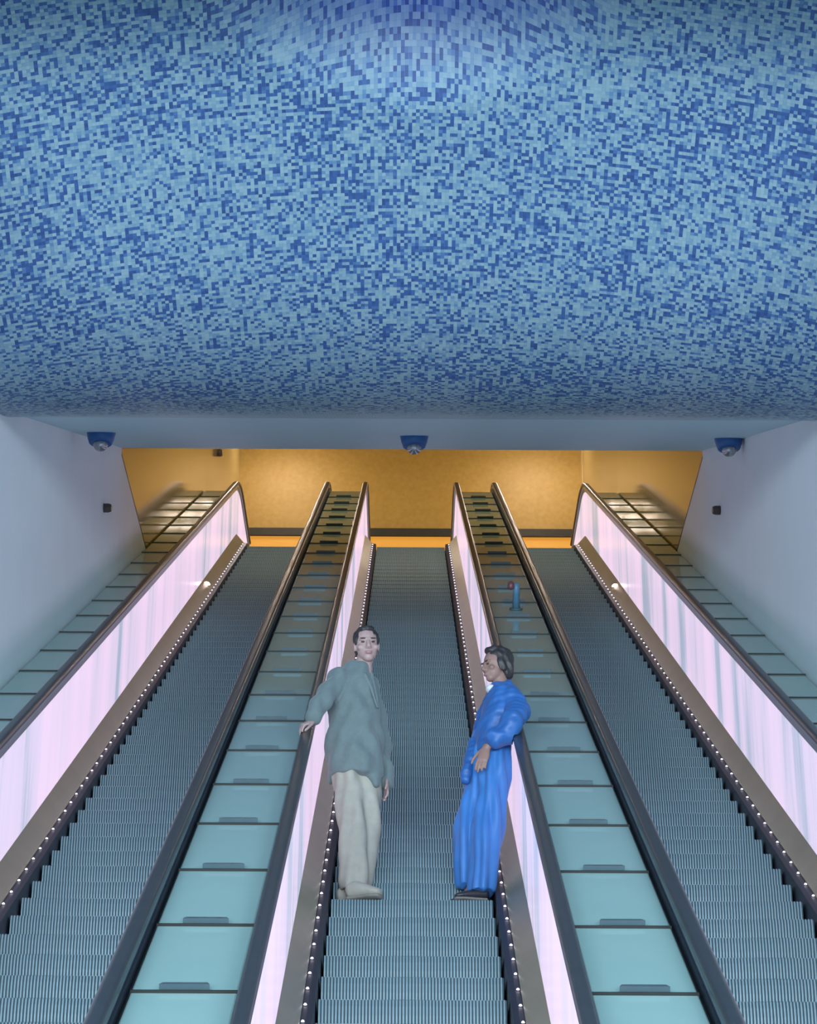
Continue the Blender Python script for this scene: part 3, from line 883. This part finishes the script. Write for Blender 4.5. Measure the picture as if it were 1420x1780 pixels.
    col = [tube_vf([A(617, 1158, 0.03), A(622, 1163, -0.05), A(634, 1172, -0.095), A(645, 1195, -0.11), A(656, 1230, -0.115)], [(0.008, 0.014), (0.008, 0.016), (0.007, 0.015), (0.006, 0.012), (0.005, 0.007)], 12, ref=(0.8, 0.2, 0.5)),
           tube_vf([A(643, 1160, 0.03), A(645, 1170, -0.02), A(651, 1195, -0.06), A(658, 1230, -0.09)], [(0.008, 0.012), (0.008, 0.014), (0.007, 0.012), (0.005, 0.007)], 12, ref=(0.8, 0.2, 0.5))]
    c_ = fuse('lapel', col, M['grey_wool_light'], None, 0.005, 2)
    c_.parent = jacket; c_.matrix_parent_inverse = Matrix()
    # shoes
    for (hx, hy, tx, ty) in ((604, -0.10, 664, -0.19), (590, 0.02, 640, -0.06)):
        h0 = P(hx, 1556, Y0 + hy); t0 = P(tx, 1558, Y0 + ty)
        h0.z = t0.z = Z_ST
        up_, so_ = shoe_parts(h0, t0, 0.056, 0.125)
        sh_ = fuse('shoe', [up_], M['cream_shoe'], root, 0.006, 3)
        so = fuse('sole', [so_], M['shoe_sole'], None, 0.006, 1)
        so.parent = sh_; so.matrix_parent_inverse = Matrix()
man()

def woman():
    foot = P(815, 1556, Y0)
    root = empty('person', (foot.x, Y0, Z_ST))
    tag(root, 'person in shiny blue jacket and trousers leaning back on the handrail', 'person')
    A = lambda x, y, dy=0.0: P(x, y, Y0 + dy)
    hc = A(861, 1158, -0.02)
    f = Vector((-0.90, -0.42, -0.12)).normalized(); s = Vector((0, 0, 1)).cross(f).normalized(); u = f.cross(s).normalized()
    if u.z < 0: u = -u
    neck = A(870, 1195); chest = A(876, 1235); pel = A(860, 1315)
    sh_l, sh_r = A(884, 1216, -0.13), A(868, 1212, 0.14)
    n_r = 0.951
    Yh = Y_of_depth(2.795 * F_PX / (1278 - 511), n_r)
    el_l = Vector((0.655, Yh - n_r * S30, nose_z(Yh) + n_r * C30 + 0.085))
    wr_l = A(845, 1300, -0.24)
    el_r, wr_r = A(838, 1275, 0.10), A(822, 1318, -0.02)
    body = head_parts(hc, f, s, u, 0.95)
    body.append(tube_vf([chest, neck, hc - u * 0.06 - f * 0.02], [0.065, 0.052, 0.050], 16))
    body.append(tube_vf([pel, A(868, 1275), chest, A(876, 1215)], [(0.10, 0.12), (0.085, 0.11), (0.095, 0.125), (0.07, 0.10)], 20))
    body.append(tube_vf([sh_l, el_l, wr_l], [0.034, 0.030, 0.023], 14))
    body.append(tube_vf([sh_r, el_r, wr_r], [0.034, 0.030, 0.023], 14))
    body.append(tube_vf([chest + Vector((0, 0, 0.04)), sh_l], [0.06, 0.036], 14)); body.append(tube_vf([chest + Vector((0, 0, 0.06)), sh_r], [0.07, 0.045], 14))
    an_l, an_r = A(840, 1530, -0.08), A(815, 1530, 0.05)
    an_l.z = an_r.z = Z_ST + 0.08
    body.append(tube_vf([A(868, 1325, -0.06), A(850, 1435, -0.08), an_l], [0.08, 0.052, 0.034], 16))
    body.append(tube_vf([A(850, 1325, 0.06), A(828, 1435, 0.05), an_r], [0.08, 0.052, 0.034], 16))
    for an in (an_l, an_r):
        body.append(tube_vf([an - Vector((0, 0, 0.03)), Vector((an.x - 0.06, an.y - 0.03, Z_ST + 0.04))], [0.030, 0.026], 12))
    body += hand_parts(wr_l, (-0.28, -0.15, -0.95), (-0.25, -0.95, 0.1), 0.28, 1)
    body += hand_parts(wr_r, (-0.15, 0.0, -1), (-0.8, -0.6, 0), 0.35, 1)
    fuse('body', body, M['skin_w'], root, 0.0055, 2)
    eyes(hc, f, s, u, root, 0.95)
    hair = [ellip_vf(hc + u * 0.045 - f * 0.038, s * 0.088, f * 0.092, u * 0.092),
            ellip_vf(hc - u * 0.012 - f * 0.064, s * 0.082, f * 0.058, u * 0.098),
            ellip_vf(hc + u * 0.108 + f * 0.0, s * 0.056, f * 0.058, u * 0.028)]
    for q in (-1, 1): hair.append(ellip_vf(hc + s * q * 0.072 + u * 0.0 - f * 0.012, s * 0.014, f * 0.030, u * 0.058))
    fuse('hair', hair, M['hair'], root, 0.006, 2, folds([(120, 30, 60, 0, 1), (40, 130, 90, 2, 1)], 0.0028))
    # wide trousers
    tr = [rings_vf(px_rings([(1270, 838, 892, 0.13, Y0), (1300, 832, 893, 0.15, Y0 - 0.02), (1345, 832, 890, 0.13, Y0 - 0.06), (1400, 826, 881, 0.125, Y0 - 0.08), (1450, 820, 873, 0.125, Y0 - 0.09), (1500, 816, 867, 0.13, Y0 - 0.09), (1535, 813, 864, 0.13, Y0 - 0.09), (1554, 812, 861, 0.125, Y0 - 0.09)])),
          rings_vf(px_rings([(1270, 826, 880, 0.13, Y0 + 0.03), (1300, 818, 880, 0.14, Y0 + 0.04), (1345, 812, 870, 0.13, Y0 + 0.05), (1400, 799, 855, 0.125, Y0 + 0.05), (1450, 790, 845, 0.125, Y0 + 0.05), (1500, 788, 840, 0.125, Y0 + 0.05), (1530, 791, 838, 0.12, Y0 + 0.05), (1543, 794, 836, 0.115, Y0 + 0.05)]))]
    fuse('trousers', tr, M['blue_satin_trousers'], root, 0.009, 4, folds([(60, 35, 6, 0.4, 1.0), (95, -30, -8, 2.2, 0.7), (30, 60, 14, 1.1, 0.5)], 0.0085))
    # jacket with wide sleeves
    jk = [rings_vf(px_rings([(1190, 852, 888, 0.06, Y0), (1197, 849, 897, 0.12, Y0), (1210, 846, 906, 0.18, Y0), (1228, 840, 911, 0.20, Y0), (1248, 834, 911, 0.20, Y0), (1266, 828, 904, 0.18, Y0), (1284, 825, 897, 0.165, Y0), (1300, 824, 894, 0.16, Y0), (1312, 826, 892, 0.15, Y0)])),
          tube_vf([A(888, 1210, -0.13), A(901, 1238, -0.20), el_l + Vector((-0.02, 0, 0.02)), A(880, 1278, -0.26), A(856, 1284, -0.27)], [0.075, 0.082, 0.075, 0.075, 0.070], 18),
          tube_vf([A(862, 1212, 0.13), A(846, 1245, 0.14), el_r, A(826, 1305, 0.02), A(815, 1335, -0.03), A(808, 1358, -0.04)], [0.07, 0.07, 0.062, 0.058, 0.048, 0.028], 18)]
    jacket = fuse('jacket', jk, M['blue_satin'], root, 0.009, 4, folds([(28, 40, 26, 0.3, 1.0), (60, -15, -40, 1.7, 0.7), (14, 50, 60, 0.7, 0.6), (20, 90, 120, 0.2, 0.5)], 0.0040))
    col = [tube_vf([A(887, 1184, 0.03), A(880, 1190, -0.07), A(864, 1197, -0.10), A(852, 1206, -0.08), A(845, 1225, -0.05)], [(0.010, 0.024), (0.010, 0.026), (0.010, 0.024), (0.009, 0.02), (0.006, 0.012)], 12, ref=(0, 0.2, 1))]
    c_ = fuse('collar', col, M['blue_satin'], None, 0.005, 2)
    c_.parent = jacket; c_.matrix_parent_inverse = Matrix()
    fuse('shirt', [ellip_vf(A(853, 1198, -0.05), (0.035, 0, 0), (0, 0.05, 0), (0, 0, 0.03))], M['white_shirt'], root, 0.006, 2)
    for (hx, hy, tx, ty) in ((848, -0.12, 788, -0.16), (822, 0.03, 778, 0.0)):
        h0 = P(hx, 1556, Y0 + hy); t0 = P(tx, 1558, Y0 + ty)
        h0.z = t0.z = Z_ST
        up_, so_ = shoe_parts(h0, t0, 0.042, 0.085)
        sh_ = fuse('shoe', [up_], M['black_leather'], root, 0.006, 3)
        so = fuse('sole', [so_], M['shoe_sole'], None, 0.006, 1)
        so.parent = sh_; so.matrix_parent_inverse = Matrix()
woman()
